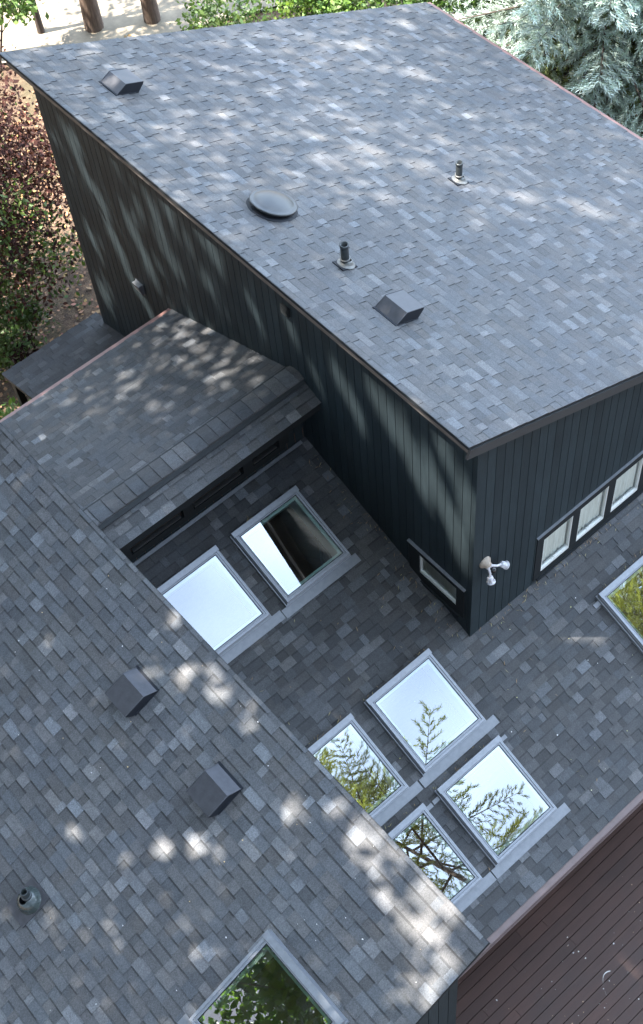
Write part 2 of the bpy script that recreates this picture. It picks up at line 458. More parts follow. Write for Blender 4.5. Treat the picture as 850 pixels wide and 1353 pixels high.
rv = MB(); rv.box(FGn, XW+.012, -.03, -.175, -.02, .014, .05); rv.box(FGf, .03, -XW-.012, -.24, -.02, .014, .05); rv.build('ridge_vent', M['dark'], rf)

# ---- porch roof
rf = shingles(FP, -.07, 1.975, -(9.635-8.521)*math.sqrt(1+SP*SP), 2.2, seed=41, k=.42).build('roof', M['shingle'], house)  # shingles darkened to stand in for the deep shade on the porch
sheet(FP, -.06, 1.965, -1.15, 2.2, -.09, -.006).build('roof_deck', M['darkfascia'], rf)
g = MB()
for px_ in (-1.88, -.1):
    g = MB(); g.box(W, px_-.06, px_+.06, 9.3, 9.42, -4, -1.08); g.build('post', M['darkfascia'], rf)

# ---- walls of boards with open grooves
def board_wall(mb, F, u0, u1, bot, top, pitch=.1505, gap=.009, th=.016, rng=None, holes=()):
    rng = rng or random.Random(1); u = u0; base = (.0165, .0235, .0270)
    while u < u1 - .01:
        a, b = u, min(u + pitch - gap, u1)
        k = rng.uniform(.86, 1.14); c = tuple(x*k for x in base)
        segs = [(None, None)]
        cut = [(h[2], h[3]) for h in holes if h[0] < (a+b)/2 < h[1]]
        lo = lambda s: bot(s); hi = lambda s: top(s)
        ends = [lo] + sum(([lambda s, z=z0: z, lambda s, z=z1: z] for z0, z1 in cut), []) + [hi]
        for i in range(0, len(ends), 2):
            f0, f1 = ends[i], ends[i+1]
            q = [F(a, f0(a), th), F(b, f0(b), th), F(b, f1(b), th), F(a, f1(a), th)]
            r = [F(a, f0(a), 0), F(b, f0(b), 0), F(b, f1(b), 0), F(a, f1(a), 0)]
            mb.poly(q, c)
            for j in range(4): mb.poly((r[j], r[(j+1) % 4], q[(j+1) % 4], q[j]), c)
        u += pitch
def backing(mb, pts): mb.poly(pts, (.012, .013, .014))
def wallbox(mb, x0, x1, y0, y1, z0, ztop, c=(.012, .013, .014), skip=()):
    q = [(x0, y0), (x1, y0), (x1, y1), (x0, y1)]
    for i in range(4):
        if i in skip: continue
        a, b = q[i], q[(i+1) % 4]
        mb.poly([(a[0], a[1], z0), (b[0], b[1], z0), (b[0], b[1], ztop(b[0])), (a[0], a[1], ztop(a[0]))], c)
rw = random.Random(9)
Fx = Frame((0, 0, 0), (0, -1, 0), (0, 0, 1))        # u=-y, v=z, n=-x
Fy = Frame((0, 0, 0), (1, 0, 0), (0, 0, 1))         # u=x,  v=z, n=-y
mb = MB()
WIN = (1.236, 4.30, .089, 1.258)
SW = (-1.205, -.115, .40, 1.17)
board_wall(mb, Fx, -9.24, -.006, lambda s: -4.0, lambda s: ZU-.155, rng=rw, holes=[(SW[0]+.05, SW[1]-.05, SW[2]+.05, SW[3]-.03)])
board_wall(mb, Fy, .006, 7.9, lambda s: -4.0, lambda s: zu(s)-.06, rng=rw, holes=[(WIN[0]+.05, WIN[1]-.05, WIN[2]+.05, WIN[3]-.03)])
# corner post
mb.box(W, -.018, .03, -.018, .02, -4, ZU-.17, (.0165, .0235, .0270))
def wall_with_hole(mb, F, u0, u1, z0, top, h, off):
    c = (.012, .013, .014)
    P = lambda u, z: F(u, z, off)
    mb.poly([P(u0, z0), P(h[0], z0), P(h[0], top(h[0])), P(u0, top(u0))], c)
    mb.poly([P(h[1], z0), P(u1, z0), P(u1, top(u1)), P(h[1], top(h[1]))], c)
    mb.poly([P(h[0], z0), P(h[1], z0), P(h[1], h[2]), P(h[0], h[2])], c)
    mb.poly([P(h[0], h[3]), P(h[1], h[3]), P(h[1], top(h[1])), P(h[0], top(h[0]))], c)
wall_with_hole(mb, Fx, -9.24, 0, -4, lambda s: ZU-.15, (SW[0]+.05, SW[1]-.05, SW[2]+.05, SW[3]-.03), -.002)
wall_with_hole(mb, Fy, 0, 7.9, -4, lambda s: zu(s)-.06, (WIN[0]+.05, WIN[1]-.05, WIN[2]+.05, WIN[3]-.03), -.002)
wallbox(mb, 0.004, 7.9, .004, 9.24, -4, lambda x: zu(x)-.06, skip=(0, 3))
wall_tall = mb.build('wall', M['siding'], house)
mb = MB()
Fx2 = Frame((XW, 0, 0), (0, 1, 0), (0, 0, 1))       # n=+x
board_wall(mb, Frame((0, -3.63, 0), (1, 0, 0), (0, 0, 1)), -8.9, XW, lambda s: -4, lambda s: zl(s)-.06, rng=rw)
board_wall(mb, Frame((XW, 0, 0), (0, 1, 0), (0, 0, 1)), -3.62, 7.8, lambda s: -4, lambda s: ZL-.12, rng=rw)
wallbox(mb, -8.9, XW-.004, -3.62, 7.8, -4, lambda x: zl(x)-.06)
mb.build('wall', M['siding'], house)
# clerestory wall under the link's eave
YC = 3.448
mb = MB(); zc = S1*YC
CG = [(-.50, -.98), (-1.16, -2.04), (-2.22, -3.1)]
board_wall(mb, Frame((0, YC, 0), (1, 0, 0), (0, 0, 1)), XW+.01, -.004, lambda s: zc-.12, lambda s: 2.66, th=.006, rng=rw, holes=[(-3.2, -.42, 1.60, 2.2)])
mb.build('wall', M['siding'], house)

# ---- rooms behind the glass
mb = MB()
mb.poly([(-3.7, -2.45, -3.4), (8, -2.45, -3.4), (8, 6.2, -3.4), (-3.7, 6.2, -3.4)], mi=1)
for q in ([(-3.72, -2.47), (8, -2.47)], [(8, -2.47), (8, 3.4)], [(-3.72, 6.2), (-3.72, -2.47)]):
    (a, b), (c, d) = q; t = lambda y: min(S1*y-.12, 1.3)
    mb.poly([(a, b, -3.4), (c, d, -3.4), (c, d, t(d)), (a, b, t(b))])
mb.poly([(-3.7, 3.452, -3.4), (-.02, 3.452, -3.4), (-.02, 3.452, 1.6), (-3.7, 3.452, 1.6)])
mb.poly([(-3.7, 6.3, -3.4), (-.02, 6.3, -3.4), (-.02, 6.3, 1.6), (-3.7, 6.3, 1.6)])
mb.build('room', [M['room'], M['floor']], house)
mb = MB(); mb.poly([(-8.8, -3.6, -.9), (-3.8, -3.6, -.9), (-3.8, 7.7, -.9), (-8.8, 7.7, -.9)], mi=1)
mb.build('room', [M['room'], M['floor']], house)

# ---- windows
def window(F, u0, u1, z0, z1, panes, curtain, cap_light=False, frame_n=.03, label=None, cur=.06):
    """panes: list of (u0,u1,z0,z1) openings; black surround, pale sash, glass, curtain behind."""
    o = empty('window'); o.parent = house; o.location = F((u0+u1)/2, z0, 0) - Vector(house.location)
    if label: o['label'] = label
    fr = MB()
    xs = sorted({u0, u1, *[p[i] for p in panes for i in (0, 1)]})
    pz0, pz1 = panes[0][2], panes[0][3]
    fr.box(F, u0, u1, z0, pz0, -.02, frame_n); fr.box(F, u0, u1, pz1, z1, -.02, frame_n)
    edges = [u0] + sum([[p[0], p[1]] for p in panes], []) + [u1]
    for a, b in zip(edges[0::2], edges[1::2]): fr.box(F, a, b, pz0, pz1, -.02, frame_n-.002)
    fr.build('frame', M['black'], o)
    cp = MB(); cp.box(F, u0-.02, u1+.02, z1+.001, z1+.016, .0, frame_n+.02); cp.build('head_cap', M['alu'] if cap_light else M['flash'], o)
    sl = MB(); sl.box(F, u0+.06, u1-.06, z0-.03, z0-.002, 0, frame_n+.03); sl.build('sill', M['black'], o)
    for (a, b, c, d) in panes:
        sa = MB(); w = .032
        sa.box(F, a+.001, b-.001, c+.001, c+w+.03, -.03, .02); sa.box(F, a+.001, b-.001, d-w*.6, d-.001, -.03, .018)
        sa.box(F, a+.001, a+w*.7, c+w+.03, d-w*.6, -.03, .019); sa.box(F, b-w*.7, b-.001, c+w+.03, d-w*.6, -.03, .019)
        # sash lock
        m_ = (a+b)/2
        if (b-a) > .3 and d-c > .6:
            sa.box(F, m_-.05, m_+.05, c+w+.03, c+w+.042, -.012, .012); sa.box(F, m_-.012, m_+.055, c+w+.042, c+w+.06, -.008, .010)
        s = sa.build('sash', M['white'], o)
        pa = MB(); pa.poly((F(a+.02, c+.05, -.012), F(b-.02, c+.05, -.012), F(b-.02, d-.015, -.012), F(a+.02, d-.015, -.012)))
        pa.build('pane', M['pane'], o)
        cu = MB(); n = max(10, int((b-a)/.02)); rows = []
        for z in (c-.03, (c+d)/2, d+.02):
            rows.append([F(a-.04+(b-a+.08)*k/n, z, -cur - .014*math.sin(k*1.9+z) - .008*math.sin(k*.7)) for k in range(n+1)])
        cu.grid(rows)
        cu.build('curtain', curtain, o)
    return o
P4 = [(1.375+.735*k, 1.375+.735*k+.595, .195, 1.08) for k in range(4)]
P4[-1] = (P4[-1][0], P4[-1][0]+.56, .195, 1.08)
window(Fy, WIN[0], WIN[1], WIN[2], WIN[3], P4, M['curtain'], label='row of white sash windows set in one black surround')
window(Fx, SW[0], SW[1], SW[2], SW[3], [(-1.008, -.262, .545, 1.045)], M['beige'], cap_light=True, frame_n=.04, cur=.045, label='small low window near the corner')
# clerestory: three low dark lights
o = empty('window'); o.parent = house; o.location = Vector((-1.7, YC, 1.6)) - Vector(house.location)
Fc = Frame((0, YC, 0), (1, 0, 0), (0, 0, 1))
fr = MB(); fr.box(Fc, -3.25, -.40, 1.50, 1.62, 0, .05)
for a in (-.42, -1.07, -2.13, -3.2): fr.box(Fc, a-.085, a+.085, 1.62, 2.4, 0, .07)
fr.build('frame', M['black'], o)
sl = MB()
for b, a in CG: sl.box(Fc, a+.03, b-.03, 1.621, 1.66, -.02, .035)
sl.build('sill', M['darkfascia'], o)
for b, a in CG:
    pa = MB(); pa.poly((Fc(a, 1.62, .012), Fc(b, 1.62, .012), Fc(b, 2.4, .012), Fc(a, 2.4, .012))); pa.build('pane', M['pane'], o)
    pa = MB(); pa.poly((Fc(a, 1.62, -.12), Fc(b, 1.62, -.12), Fc(b, 2.4, -.12), Fc(a, 2.4, -.12))); pa.build('blind', M['room'], o)
# step flashing strip where the middle roof meets walls
mb = MB(); mb.box(FM, XW+.012, -.11, vtop(3.44)-.065, vtop(3.44)-.015, .018, .028); mb.build('wall_flashing', M['flash'], mid_roof)

# ------------------------------------------------------------------ roof fittings (parts of the house)
def child(name, F, label=None):
    o = empty(name); o.parent = house; o.location = F.O - Vector(house.location)
    if label: o['label'] = label
    return o
def slant_vent(F, a, b, label=None, hood=M['vent'], w=.40, ln=.44):
    """F frame of the roof, a,b = centre; slopes up from the upslope end, open at the downslope end."""
    G = F.at(a, b); o = child('roof_vent', G, label)
    h = .165; u0, u1 = -w/2, w/2; top, mid_, lowt, low = ln/2, ln/2-.13, -ln/2+.0, -ln/2+.05
    pr = [(top, .016), (mid_, h), (lowt, h+.004), (lowt, h-.035), (low, .016)]
    mb = MB()
    n = len(pr)
    for i in range(n-2):
        (v0, h0), (v1, h1) = pr[i], pr[i+1]
        mb.poly((G(u0, v0, h0), G(u0, v1, h1), G(u1, v1, h1), G(u1, v0, h0)))
    mb.poly((G(u0, lowt, h-.035), G(u0, low, .016), G(u1, low, .016), G(u1, lowt, h-.035)), mi=1)
    for u, r in ((u0, 0), (u1, 1)):
        q = [G(u, v, hh) for v, hh in pr]
        mb.poly(q if not r else q[::-1], mi=1)  # sides in the dark material stand in for the shade on them
    # folded lip round the hood
    for u in (u0, u1): mb.tube([G(u, v, hh) for v, hh in pr[:3]], .006, 6)
    mb.build('hood', [hood, M['ventdark']], o)
    f = MB(); f.box(G, u0-.014, u1+.014, -ln/2+.06, ln/2+.025, .008, .0215)
    for u in (u0-.007, u1+.007):
        for v in (-.12, .1): f.lathe(G.at(u, v, .0216), [(.0, .004), (.007, .003), (.008, 0)], 8)
    f.build('flange', M['ventdark'], o)
    return o
def on(F, p): return F.inv(p)[:2]
a, b = on(FU, (.80, 8.10, 4.48)); slant_vent(FU, a, b)
a, b = on(FU, (.74, 2.17, 4.52)); slant_vent(FU, a, b)
a, b = on(FL, (-4.53, .97, 3.08)); slant_vent(FL, a, b)
a, b = on(FL, (-4.56, -.60, 3.07)); slant_vent(FL, a, b)
# dome
a, b = on(FU, (.80, 4.69, 4.49)); G = FU.at(a, b)
o = child('dome_vent', G, 'round dark dome vent')
mb = MB(); mb.lathe(G, [(.35, .012), (.345, .02), (.26, .022), (.25, .024), (.25, .085)], 40); mb.build('curb', M['ventdark'], o)
mb = MB(); mb.lathe(G, [(.27, .075), (.318, .075), (.328, .082), (.328, .097), (.318, .104), (.30, .108), (.29, .104), (.26, .122), (.20, .146), (.12, .162), (.05, .167), (.001, .168)], 48); mb.build('dome', M['dome'], o)
# straight plumbing vents
def pipe_vent(F, a, b, r, h, collar, label=None):
    G0 = F.at(a, b); o = child('pipe_vent', G0, label); G = Frame(G0.O, (1, 0, 0), (0, 1, 0))
    mb = MB()
    mb.lathe(G, [(r, -.02), (r, h), (r-.004, h+.006), (r-.012, h+.004), (r-.014, h-.14), (.001, h-.141)], 20)
    mb.lathe(G, [(r+.001, h-.03), (r+.007, h-.028), (r+.007, h+.002), (r+.001, h+.004)], 20)
    mb.build('pipe', M['pipe'], o)
    mb = MB()
    mb.lathe(G0, [(.125, .018), (.12, .028), (r+.04, .030), (r+.03, .05), (r+.02, .075), (r+.012, .085), (r+.002, .088)], 24)
    mb.lathe(G, [(r+.002, .11), (r+.012, .112), (r+.014, .135), (r+.002, .138)], 20)
    mb.build('collar', collar, o)
    mb = MB(); mb.box(G0, -.105, .105, -.11, .15, .009, .0235); mb.build('flashing', M['ventdark'], o)
a, b = on(FU, (.838, 3.257, 4.473)); pipe_vent(FU, a, b, .055, .37, M['lead'])
a, b = on(FU, (3.90, 4.32, 3.158)); pipe_vent(FU, a, b, .05, .36, M['lead'])
# rubber boot on the left roof
a, b = on(FL, (-6.79, .19, 2.13)); G0 = FL.at(a, b); o = child('pipe_vent', G0, 'short pipe in a swollen black rubber boot')
G = Frame(G0.O, (1, 0, 0), (0, 1, 0))
mb = MB(); mb.lathe(G0, [(.16, .016), (.152, .03), (.138, .055), (.125, .085), (.10, .12), (.066, .145), (.05, .15)], 28); mb.build('boot', M['boot'], o)
mb = MB(); mb.lathe(G, [(.046, .02), (.046, .30), (.042, .306), (.034, .302), (.032, .2), (.001, .2)], 18); mb.lathe(G, [(.047, .16), (.06, .165), (.06, .19), (.047, .195)], 18); mb.build('pipe', M['pipe'], o)
mb = MB(); mb.box(G0, -.17, .17, -.25, .2, .009, .0235); mb.build('flashing', M['vent'], o)
# wall fittings
o = child('wall_vent', Frame((0, 7.43, 1.43), (0, -1, 0), (0, 0, 1)), 'small grey wall vent hood')
mb = MB()
F_ = Frame((-.016, 7.43, 1.43), (0, -1, 0), (0, 0, 1))
mb.box(F_, -.10, .10, -.11, .11, 0, .014); mb.box(F_, -.085, .085, .085, .10, .014, .085)
q = [F_(-.085, .085, .09), F_(.085, .085, .09), F_(.085, -.09, .05), F_(-.085, -.09, .05)]; mb.poly(q)
for s in (-.085, .085): mb.poly((F_(s, .085, .014), F_(s, .085, .09), F_(s, -.09, .05), F_(s, -.09, .014)))
mb.build('hood', M['flash'], o)
o = child('wall_vent', Frame((0, 3.47, 4.12), (0, -1, 0), (0, 0, 1)), 'small black vent high under the fascia')
mb = MB(); F_ = Frame((-.016, 3.47, 4.12), (0, -1, 0), (0, 0, 1))
mb.box(F_, -.075, .075, -.075, .075, 0, .04)
for k in range(4): mb.box(F_, -.062, .062, -.06+k*.034, -.044+k*.034, .04, .054)
mb.build('hood', M['black'], o)

# ------------------------------------------------------------------ security light on the corner
fl_ = empty('flood_light', (.19, -.02, 1.78))
tag(fl_, 'white two-headed security light on the dark wall near the corner', 'flood light')
B = Frame((.19, -.018, 1.83), (1, 0, 0), (0, 0, 1))        # n=-y out of the wall
mb = MB(); mb.lathe(B, [(.095, 0), (.095, .02), (.085, .035), (.062, .05), (.05, .085), (.03, .10), (.001, .104)], 22); mb.build('mount', M['lampmount'], fl_)
def head(p, d, armfrom):
    p = Vector(p); d = Vector(d).normalized(); a = d.cross(Vector((0, 1, .2))).normalized(); H0 = Frame(p, a, d.cross(a)); H0.n = d; H = lambda x, y, z: H0(x*.6, y*.6, z*.6)
    ar = MB(); ar.tube([armfrom, (Vector(armfrom)+p)/2 + Vector((0, -.015, 0)), p - d*.03], .018, 10)
    ar.lathe(Frame(armfrom, (1, 0, 0), (0, 0, 1)), [(.03, -.02), (.033, 0), (.03, .02), (.001, .022)], 12)
    ar.build('arm', M['lampwhite'], fl_)
    hd = MB(); hd.lathe(H, [(.001, -.06), (.04, -.058), (.062, -.045), (.07, -.01), (.074, .06), (.08, .10), (.10, .105), (.102, .125), (.085, .128), (.078, .118)], 22)
    for k in range(6):
        t = k*math.pi/3; hd.tube([H(.07*math.cos(t), .07*math.sin(t), -.02), H(.08*math.cos(t), .08*math.sin(t), .09)], .006, 5)
    h = hd.build('lamp_head', M['lampwhite'], fl_)
    le = MB(); le.lathe(H, [(.079, .115), (.05, .124), (.001, .128)], 20); le.build('lens', M['lens'], h)
head((.17, -.16, 1.60), (.0, -.25, -1), (.18, -.10, 1.80))
head((.40, -.15, 1.68), (.75, -.3, -.75), (.22, -.10, 1.80))
mb = MB(); SG = Frame((.33, -.05, 1.50), (1, 0, 0), (0, 0, 1)); mb.lathe(SG, [(.05, -.034), (.05, -.005), (.045, .02), (.03, .04), (.001, .05)], 18); mb.build('sensor', M['sensor'], fl_)

# ------------------------------------------------------------------ deck
dk = MB(); rd = random.Random(4); y = -2.42; FD = Frame((0, 0, -3.6), (1, 0, 0), (0, 1, 0))
while y > -6.3:
    x = -9.0; off = rd.uniform(1, 4)
    while x < 7:
        x2 = min(7, x + off); off = 4.2
        k = rd.uniform(.85, 1.15); c = (.036*k, .0172*k, .0125*k)
        dk.box(FD, x+.002, x2-.002, y-.146, y, -.035, rd.uniform(-.0012, .0012), c); x = x2
    y -= .1555
d = empty('deck', (0, -5, -4)); tag(d, 'dark red-brown board deck below the lower eave', 'deck')
dk.build('boards', M['deck'], d)
g = MB()
for x in (-8, -5, -2, 1, 4, 6.8): g.box(W, x-.03, x+.03, -6.3, -2.44, -3.86, -3.64)
g.box(W, -9, 7, -6.5, -6.44, -3.9, -3.62); g.build('joists', M['dark'], d)

# specks and leaf bits lying about
sp = MB(); rs = random.Random(12)
def bit(mb, F, a, b, h, s, c):
    n = rs.choice((3, 4, 5)); t0 = rs.uniform(0, 6)
    mb.poly([F(a + s*rs.uniform(.5, 1.1)*math.cos(t0+k*6.28/n), b + s*rs.uniform(.4, 1)*math.sin(t0+k*6.28/n), h + rs.uniform(0, .006)) for k in range(n)], c)
for _ in range(130):
    bit(sp, FD, rs.uniform(-3.2, 1.2), rs.uniform(-6, -3.2), .005, rs.choice((.006, .008, .011, .018)), rs.choice(((1, 1, 1), (.8, .8, .85), (.7, .5, .35))))
arc = [(-1.30 + .30*t, -4.28 + .62*t - .42*t*t) for t in (k/10 for k in range(11))]
for (a0, b0), (a1, b1) in zip(arc, arc[1:]): sp.poly([FD(a0, b0, .006), FD(a1, b1, .006), FD(a1+.008, b1+.012, .007), FD(a0+.008, b0+.012, .007)], (.7, .7, .72))
for _ in range(90):
    bit(sp, FL, rs.uniform(-3, 3.7), rs.uniform(-5, -.1), .016, rs.choice((.005, .008, .012)), rs.choice(((1, 1, 1), (.8, .8, .85), (.8, .6, .3))))
for _ in range(60):
    bit(sp, FM, rs.uniform(-3, 3), rs.uniform(-2.8, -.1), .016, rs.choice((.005, .008, .012)), rs.choice(((.9, .9, .6), (.8, .8, .85), (.7, .7, .3))))
for _ in range(420):                                             # needles and bits caught along walls and above the skylights
    w_ = rs.random(); r_ = rs.choice(SK)
    if w_ < .3: a, b = rs.uniform(r_[0], r_[1]), r_[3] + abs(rs.gauss(.03, .05))
    elif w_ < .55: a, b = -abs(rs.gauss(0, .12)) - .02, rs.uniform(.1, 3.4)
    elif w_ < .75: a, b = rs.uniform(.1, 3.6), -abs(rs.gauss(0, .10)) - .02
    else: a, b = rs.uniform(-3.3, .5), rs.uniform(-2.9, 3.2)
    if any(h_[0] < a < h_[1] and h_[2] < b < h_[3] for h_ in SK): continue
    t_ = rs.uniform(0, 3.14); l_ = rs.uniform(.015, .045); c_ = rs.choice(((.30, .20, .11), (.22, .15, .08), (.34, .30, .16)))
    du_, dv_ = l_*math.cos(t_), l_*math.sin(t_)
    sp.poly([FM(a-du_, b-dv_, .021), FM(a+.004, b-.004, .02), FM(a+du_, b+dv_, .021), FM(a-.004, b+.004, .022)], c_)
tag(sp.build('debris', M['speck']), 'pale leaf bits and specks scattered over roofs and deck', 'debris', kind='stuff')

# ------------------------------------------------------------------ ground
mb = MB(); n = 48
rg = random.Random(2)
hgt = lambda x, y: -4.0 + .06*math.sin(x*.7)*math.cos(y*.55) if abs(x) < 60 else -4
xs = [-400, -120, -40] + [-20 + 1.5*k for k in range(32)] + [45, 120, 400]
ys = [-400, -120, -40] + [-12 + 1.5*k for k in range(32)] + [50, 120, 400]
mb.grid([[(x, y, hgt(x, y)) for x in xs] for y in ys])
tag(mb.build('ground', M['ground']), kind='structure')
mb = MB(); pts = [(.5, 22.8), (6.2, 18.9), (11, 16.9), (20, 16.0), (40, 17), (40, 60), (-30, 60), (-30, 27)]
mb.poly([(x, y, -3.93) for x, y in pts])
tag(mb.build('driveway', M['drive']), kind='structure')
# fallen leaves
mb = MB()
for _ in range(5200):
    x, y = rg.uniform(-4, 7), rg.uniform(8.5, 19)
    if x > -.1 and y < 9.4: continue
    p = Vector((x, y, hgt(x, y) + .03 + rg.uniform(0, .03))); s = rg.uniform(.03, .075); t = rg.uniform(0, 6.28)
    a = Vector((math.cos(t), math.sin(t), rg.uniform(-.4, .4)))*s; b = Vector((-math.sin(t), math.cos(t), rg.uniform(-.4, .4)))*s*.7
    k = rg.uniform(.5, 1.5); mb.poly((p-a, p-b, p+a, p+b), (k, k*rg.uniform(.7, 1.05), k*rg.uniform(.5, 1)))
tag(mb.build('fallen_leaves', M['litter']), 'brown fallen leaves carpeting the ground beside the porch roof', 'leaf litter', kind='stuff')

# ------------------------------------------------------------------ trees
def rnd_dir(r):
    z = r.uniform(-1, 1); t = r.uniform(0, 6.2832); s = math.sqrt(1-z*z); return Vector((s*math.cos(t), s*math.sin(t), z))
# openings carved in the shading crowns, each the line to the sun from where light reaches the house
LIT = []
def lit(p, r): LIT.append((Vector(p), r))
for x, y, r in [(-3.85, .3, .30), (-4.25, 1.0, .2), (-4.0, .65, .22), (-3.8, -.3, .2), (-4.97, -1.0, .22), (-5.08, -.85, .17), (-6.25, -.68, .17), (-5.36, -.57, .18),
                (-4.12, -1.44, .22), (-3.8, -1.75, .22), (-3.77, -2.3, .3), (-3.8, -2.8, .34), (-3.85, -3.25, .36), (-4.05, -3.5, .30), (-4.35, -3.65, .22),
                (-5.7, -.43, .12), (-3.7, 1.23, .2), (-5.07, -1.63, .12), (-4.9, 2.3, .12), (-5.96, .34, .12)]:
    lit((x, y, zl(x)), r*(1.0 if y < -2 and x > -4.5 else .8))
for y, z, r in [(1.5, 3.6, .10), (1.2, 3.35, .13), (1.0, 3.0, .14), (.75, 3.2, .09), (.5, 2.7, .10), (.25, 2.2, .12), (.12, 2.9, .10), (.1, 3.4, .08), (1.75, 3.7, .08), (.55, 3.9, .07),
                (5.95, 4.0, .08), (6.4, 3.7, .10), (6.95, 2.2, .10), (8.7, 1.55, .09), (8.85, .1, .12), (8.6, .4, .08), (7.8, 1.95, .10), (7.65, 1.4, .10), (5.0, 3.95, .09), (8.35, 3.4, .10),
                (8.5, 3.7, .08), (3.4, 3.75, .08), (2.5, 3.6, .10), (2.2, 3.2, .07), (3.0, 3.1, .06), (4.2, 3.4, .07), (7.2, 2.9, .10), (6.2, 2.9, .06), (8.0, 2.8, .08), (7.3, .8, .08)]:
    lit((0, y, z), r + (.12 if y < 2.3 else .07))
UPL = [(2.7, 6.05, .35), (3.14, 5.4, .4), (3.67, 4.83, .4), (3.9, 4.3, .4), (4.56, 3.6, .45), (5.3, 2.9, .4), (5.4, 8.3, .5), (5.7, 7.2, .45), (6.9, 8.8, .5), (3.6, 3.6, .25), (.8, 6.4, .3), (1.8, 7.0, .3)]
for x, y, r in UPL: lit((x, y, zu(x)), r*.42)
def open_beam(p):
    for b, r in LIT:
        d = p - b; t = d.dot(SUN)
        if t > 0 and (d - SUN*t).length_squared < (r+.06)**2: return True
    return False
def open_to_sun(p):
    for b, r in LIT:
        d = p - b; t = d.dot(SUN)
        if t > 0 and (d - SUN*t).length_squared < r*r: return b.x > -.1 or GAP.random() < .90
    # foliage thinned to let sun through onto the tall roof and the yard
    q = p - SUN*(FU.n.dot(p - FU.O)/FU.n.dot(SUN))
    if -.28 < q.x < 8.6 and -.5 < q.y < 9.8:
        return GAP.random() < .38
    q = p - SUN*(p.z/SUN.z)
    if q.x < .0 and q.y < 9.6: return False
    q = p - SUN*((p.z + .9)/SUN.z)
    if -2.6 < q.x < .5 and 6 < q.y < 10: return False
    q = p - SUN*((p.z + 4)/SUN.z)
    return q.y > 8.8 and q.x > -4.5 and GAP.random() < (.92 if q.y > 15 else .80 + .1*math.sin(q.x*1.1+q.y*2.0))
GAP = random.Random(77)

def leaf(mb, p, s, r, c, droop=0.0):
    n = rnd_dir(r); n.z = abs(n.z)*.6 + .25; n.normalize()
    a = n.cross(rnd_dir(r)).normalized()*s; b = n.cross(a)*.55
    mb.poly((p - a, p - b*.9 - a*.1, p + a*.95, p + b - a*.1), c)

def broad_tree(name, label, base, top, crown, rad, nclump, per, size, mat, bark, rt, seed, cat='tree', sun_gaps=False, tones=(.6, 1.5), group=None, trunk_r=None, shell=.35, limbs=True, mats2=None, bend=(0, 0), zmin=None):
    r = random.Random(seed); base = Vector(base); crown = Vector(crown)
    t = empty(name, base); tag(t, label, cat, group)
    tk = MB(); top = Vector(top); H = top - base
    pts = [base + H*(k/6) + Vector((bend[0]*math.sin(k/6*3.1)+r.uniform(-.1, .1)*rt*3, bend[1]*math.sin(k/6*3.1)+r.uniform(-.1, .1)*rt*3, 0)) for k in range(7)]
    pts[0] = base - Vector((0, 0, .15))
    tk.tube(pts, [rt*(1.35 if k == 0 else 1-.6*k/6) for k in range(7)], 10)
    cl = []
    for _ in range(nclump):
        d = rnd_dir(r); q = r.uniform(shell, 1)**.6
        cl.append(crown + Vector((d.x*rad[0]*q, d.y*rad[1]*q, d.z*rad[2]*q)))
    if limbs:
        for c in cl[::2]:
            s = pts[r.choice((3, 4, 5, 6))]; m = (s + c)/2 + Vector((0, 0, r.uniform(-.2, .5)))*rad[2]*.2
            q4 = rt*(.16 if sun_gaps else .3)
            if sun_gaps and any(open_beam(s.lerp(m, k/14)) or open_beam(m.lerp(c, k/14)) for k in range(15)): continue
            tk.tube([s, m, c], [q4, q4*.6, q4*.15], 6, False)
    tk.build('trunk', bark, t)
    mb = MB(); cr = sum(rad)/3
    for c in cl:
        k = r.uniform(*tones); w = r.uniform(-.12, .12); sp = cr*r.uniform(.16, .34)
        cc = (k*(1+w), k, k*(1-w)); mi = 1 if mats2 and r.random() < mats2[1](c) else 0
        for _ in range(per):
            gq = lambda: max(-1.7, min(1.7, r.gauss(0, 1)))*sp
            p = c + Vector((gq(), gq(), gq()*.7))
            if zmin and p.z < zmin: continue
            if sun_gaps and open_to_sun(p): continue
            kk = r.uniform(.75, 1.25)
            leaf(mb, p, size*r.uniform(.6, 1.3), r, tuple(x*kk for x in cc)); mb.mi[-1] = mi
    mb.build('crown', [mat] + ([mats2[0]] if mats2 else []), t)
    return t

rnd_ = random.Random(55)
for _ in range(34): lit((0, rnd_.uniform(.3, 9.2), rnd_.uniform(-.3, 4.3)), rnd_.uniform(.05, .10))
for _ in range(40): lit((0, rnd_.uniform(5.2, 9.2), rnd_.uniform(-.8, 4.2)), rnd_.uniform(.04, .085))
for _ in range(6): lit((lambda x: (x, rnd_.uniform(-3.5, 3.5), zl(x)))(rnd_.uniform(-6.5, -3.7)), rnd_.uniform(.02, .05))
# tall shade trees beside the house (their shade and reflections are what one sees)
G3 = None
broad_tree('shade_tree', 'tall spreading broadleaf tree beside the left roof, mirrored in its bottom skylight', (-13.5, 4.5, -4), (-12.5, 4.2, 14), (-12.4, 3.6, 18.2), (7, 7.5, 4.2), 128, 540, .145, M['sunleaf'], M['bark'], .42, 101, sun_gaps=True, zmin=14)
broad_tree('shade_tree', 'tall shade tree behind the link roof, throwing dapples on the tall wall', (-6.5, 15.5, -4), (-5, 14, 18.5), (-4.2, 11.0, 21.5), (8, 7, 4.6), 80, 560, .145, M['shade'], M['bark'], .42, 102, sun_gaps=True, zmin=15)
broad_tree('shade_tree', 'tallest shade tree arching high above the house', (-12.5, 11.5, -4), (-8.5, 8, 25), (-5.6, 5.6, 29), (7.5, 7, 3.2), 80, 560, .145, M['shade'], M['bark'], .46, 103, sun_gaps=True, zmin=24.5)

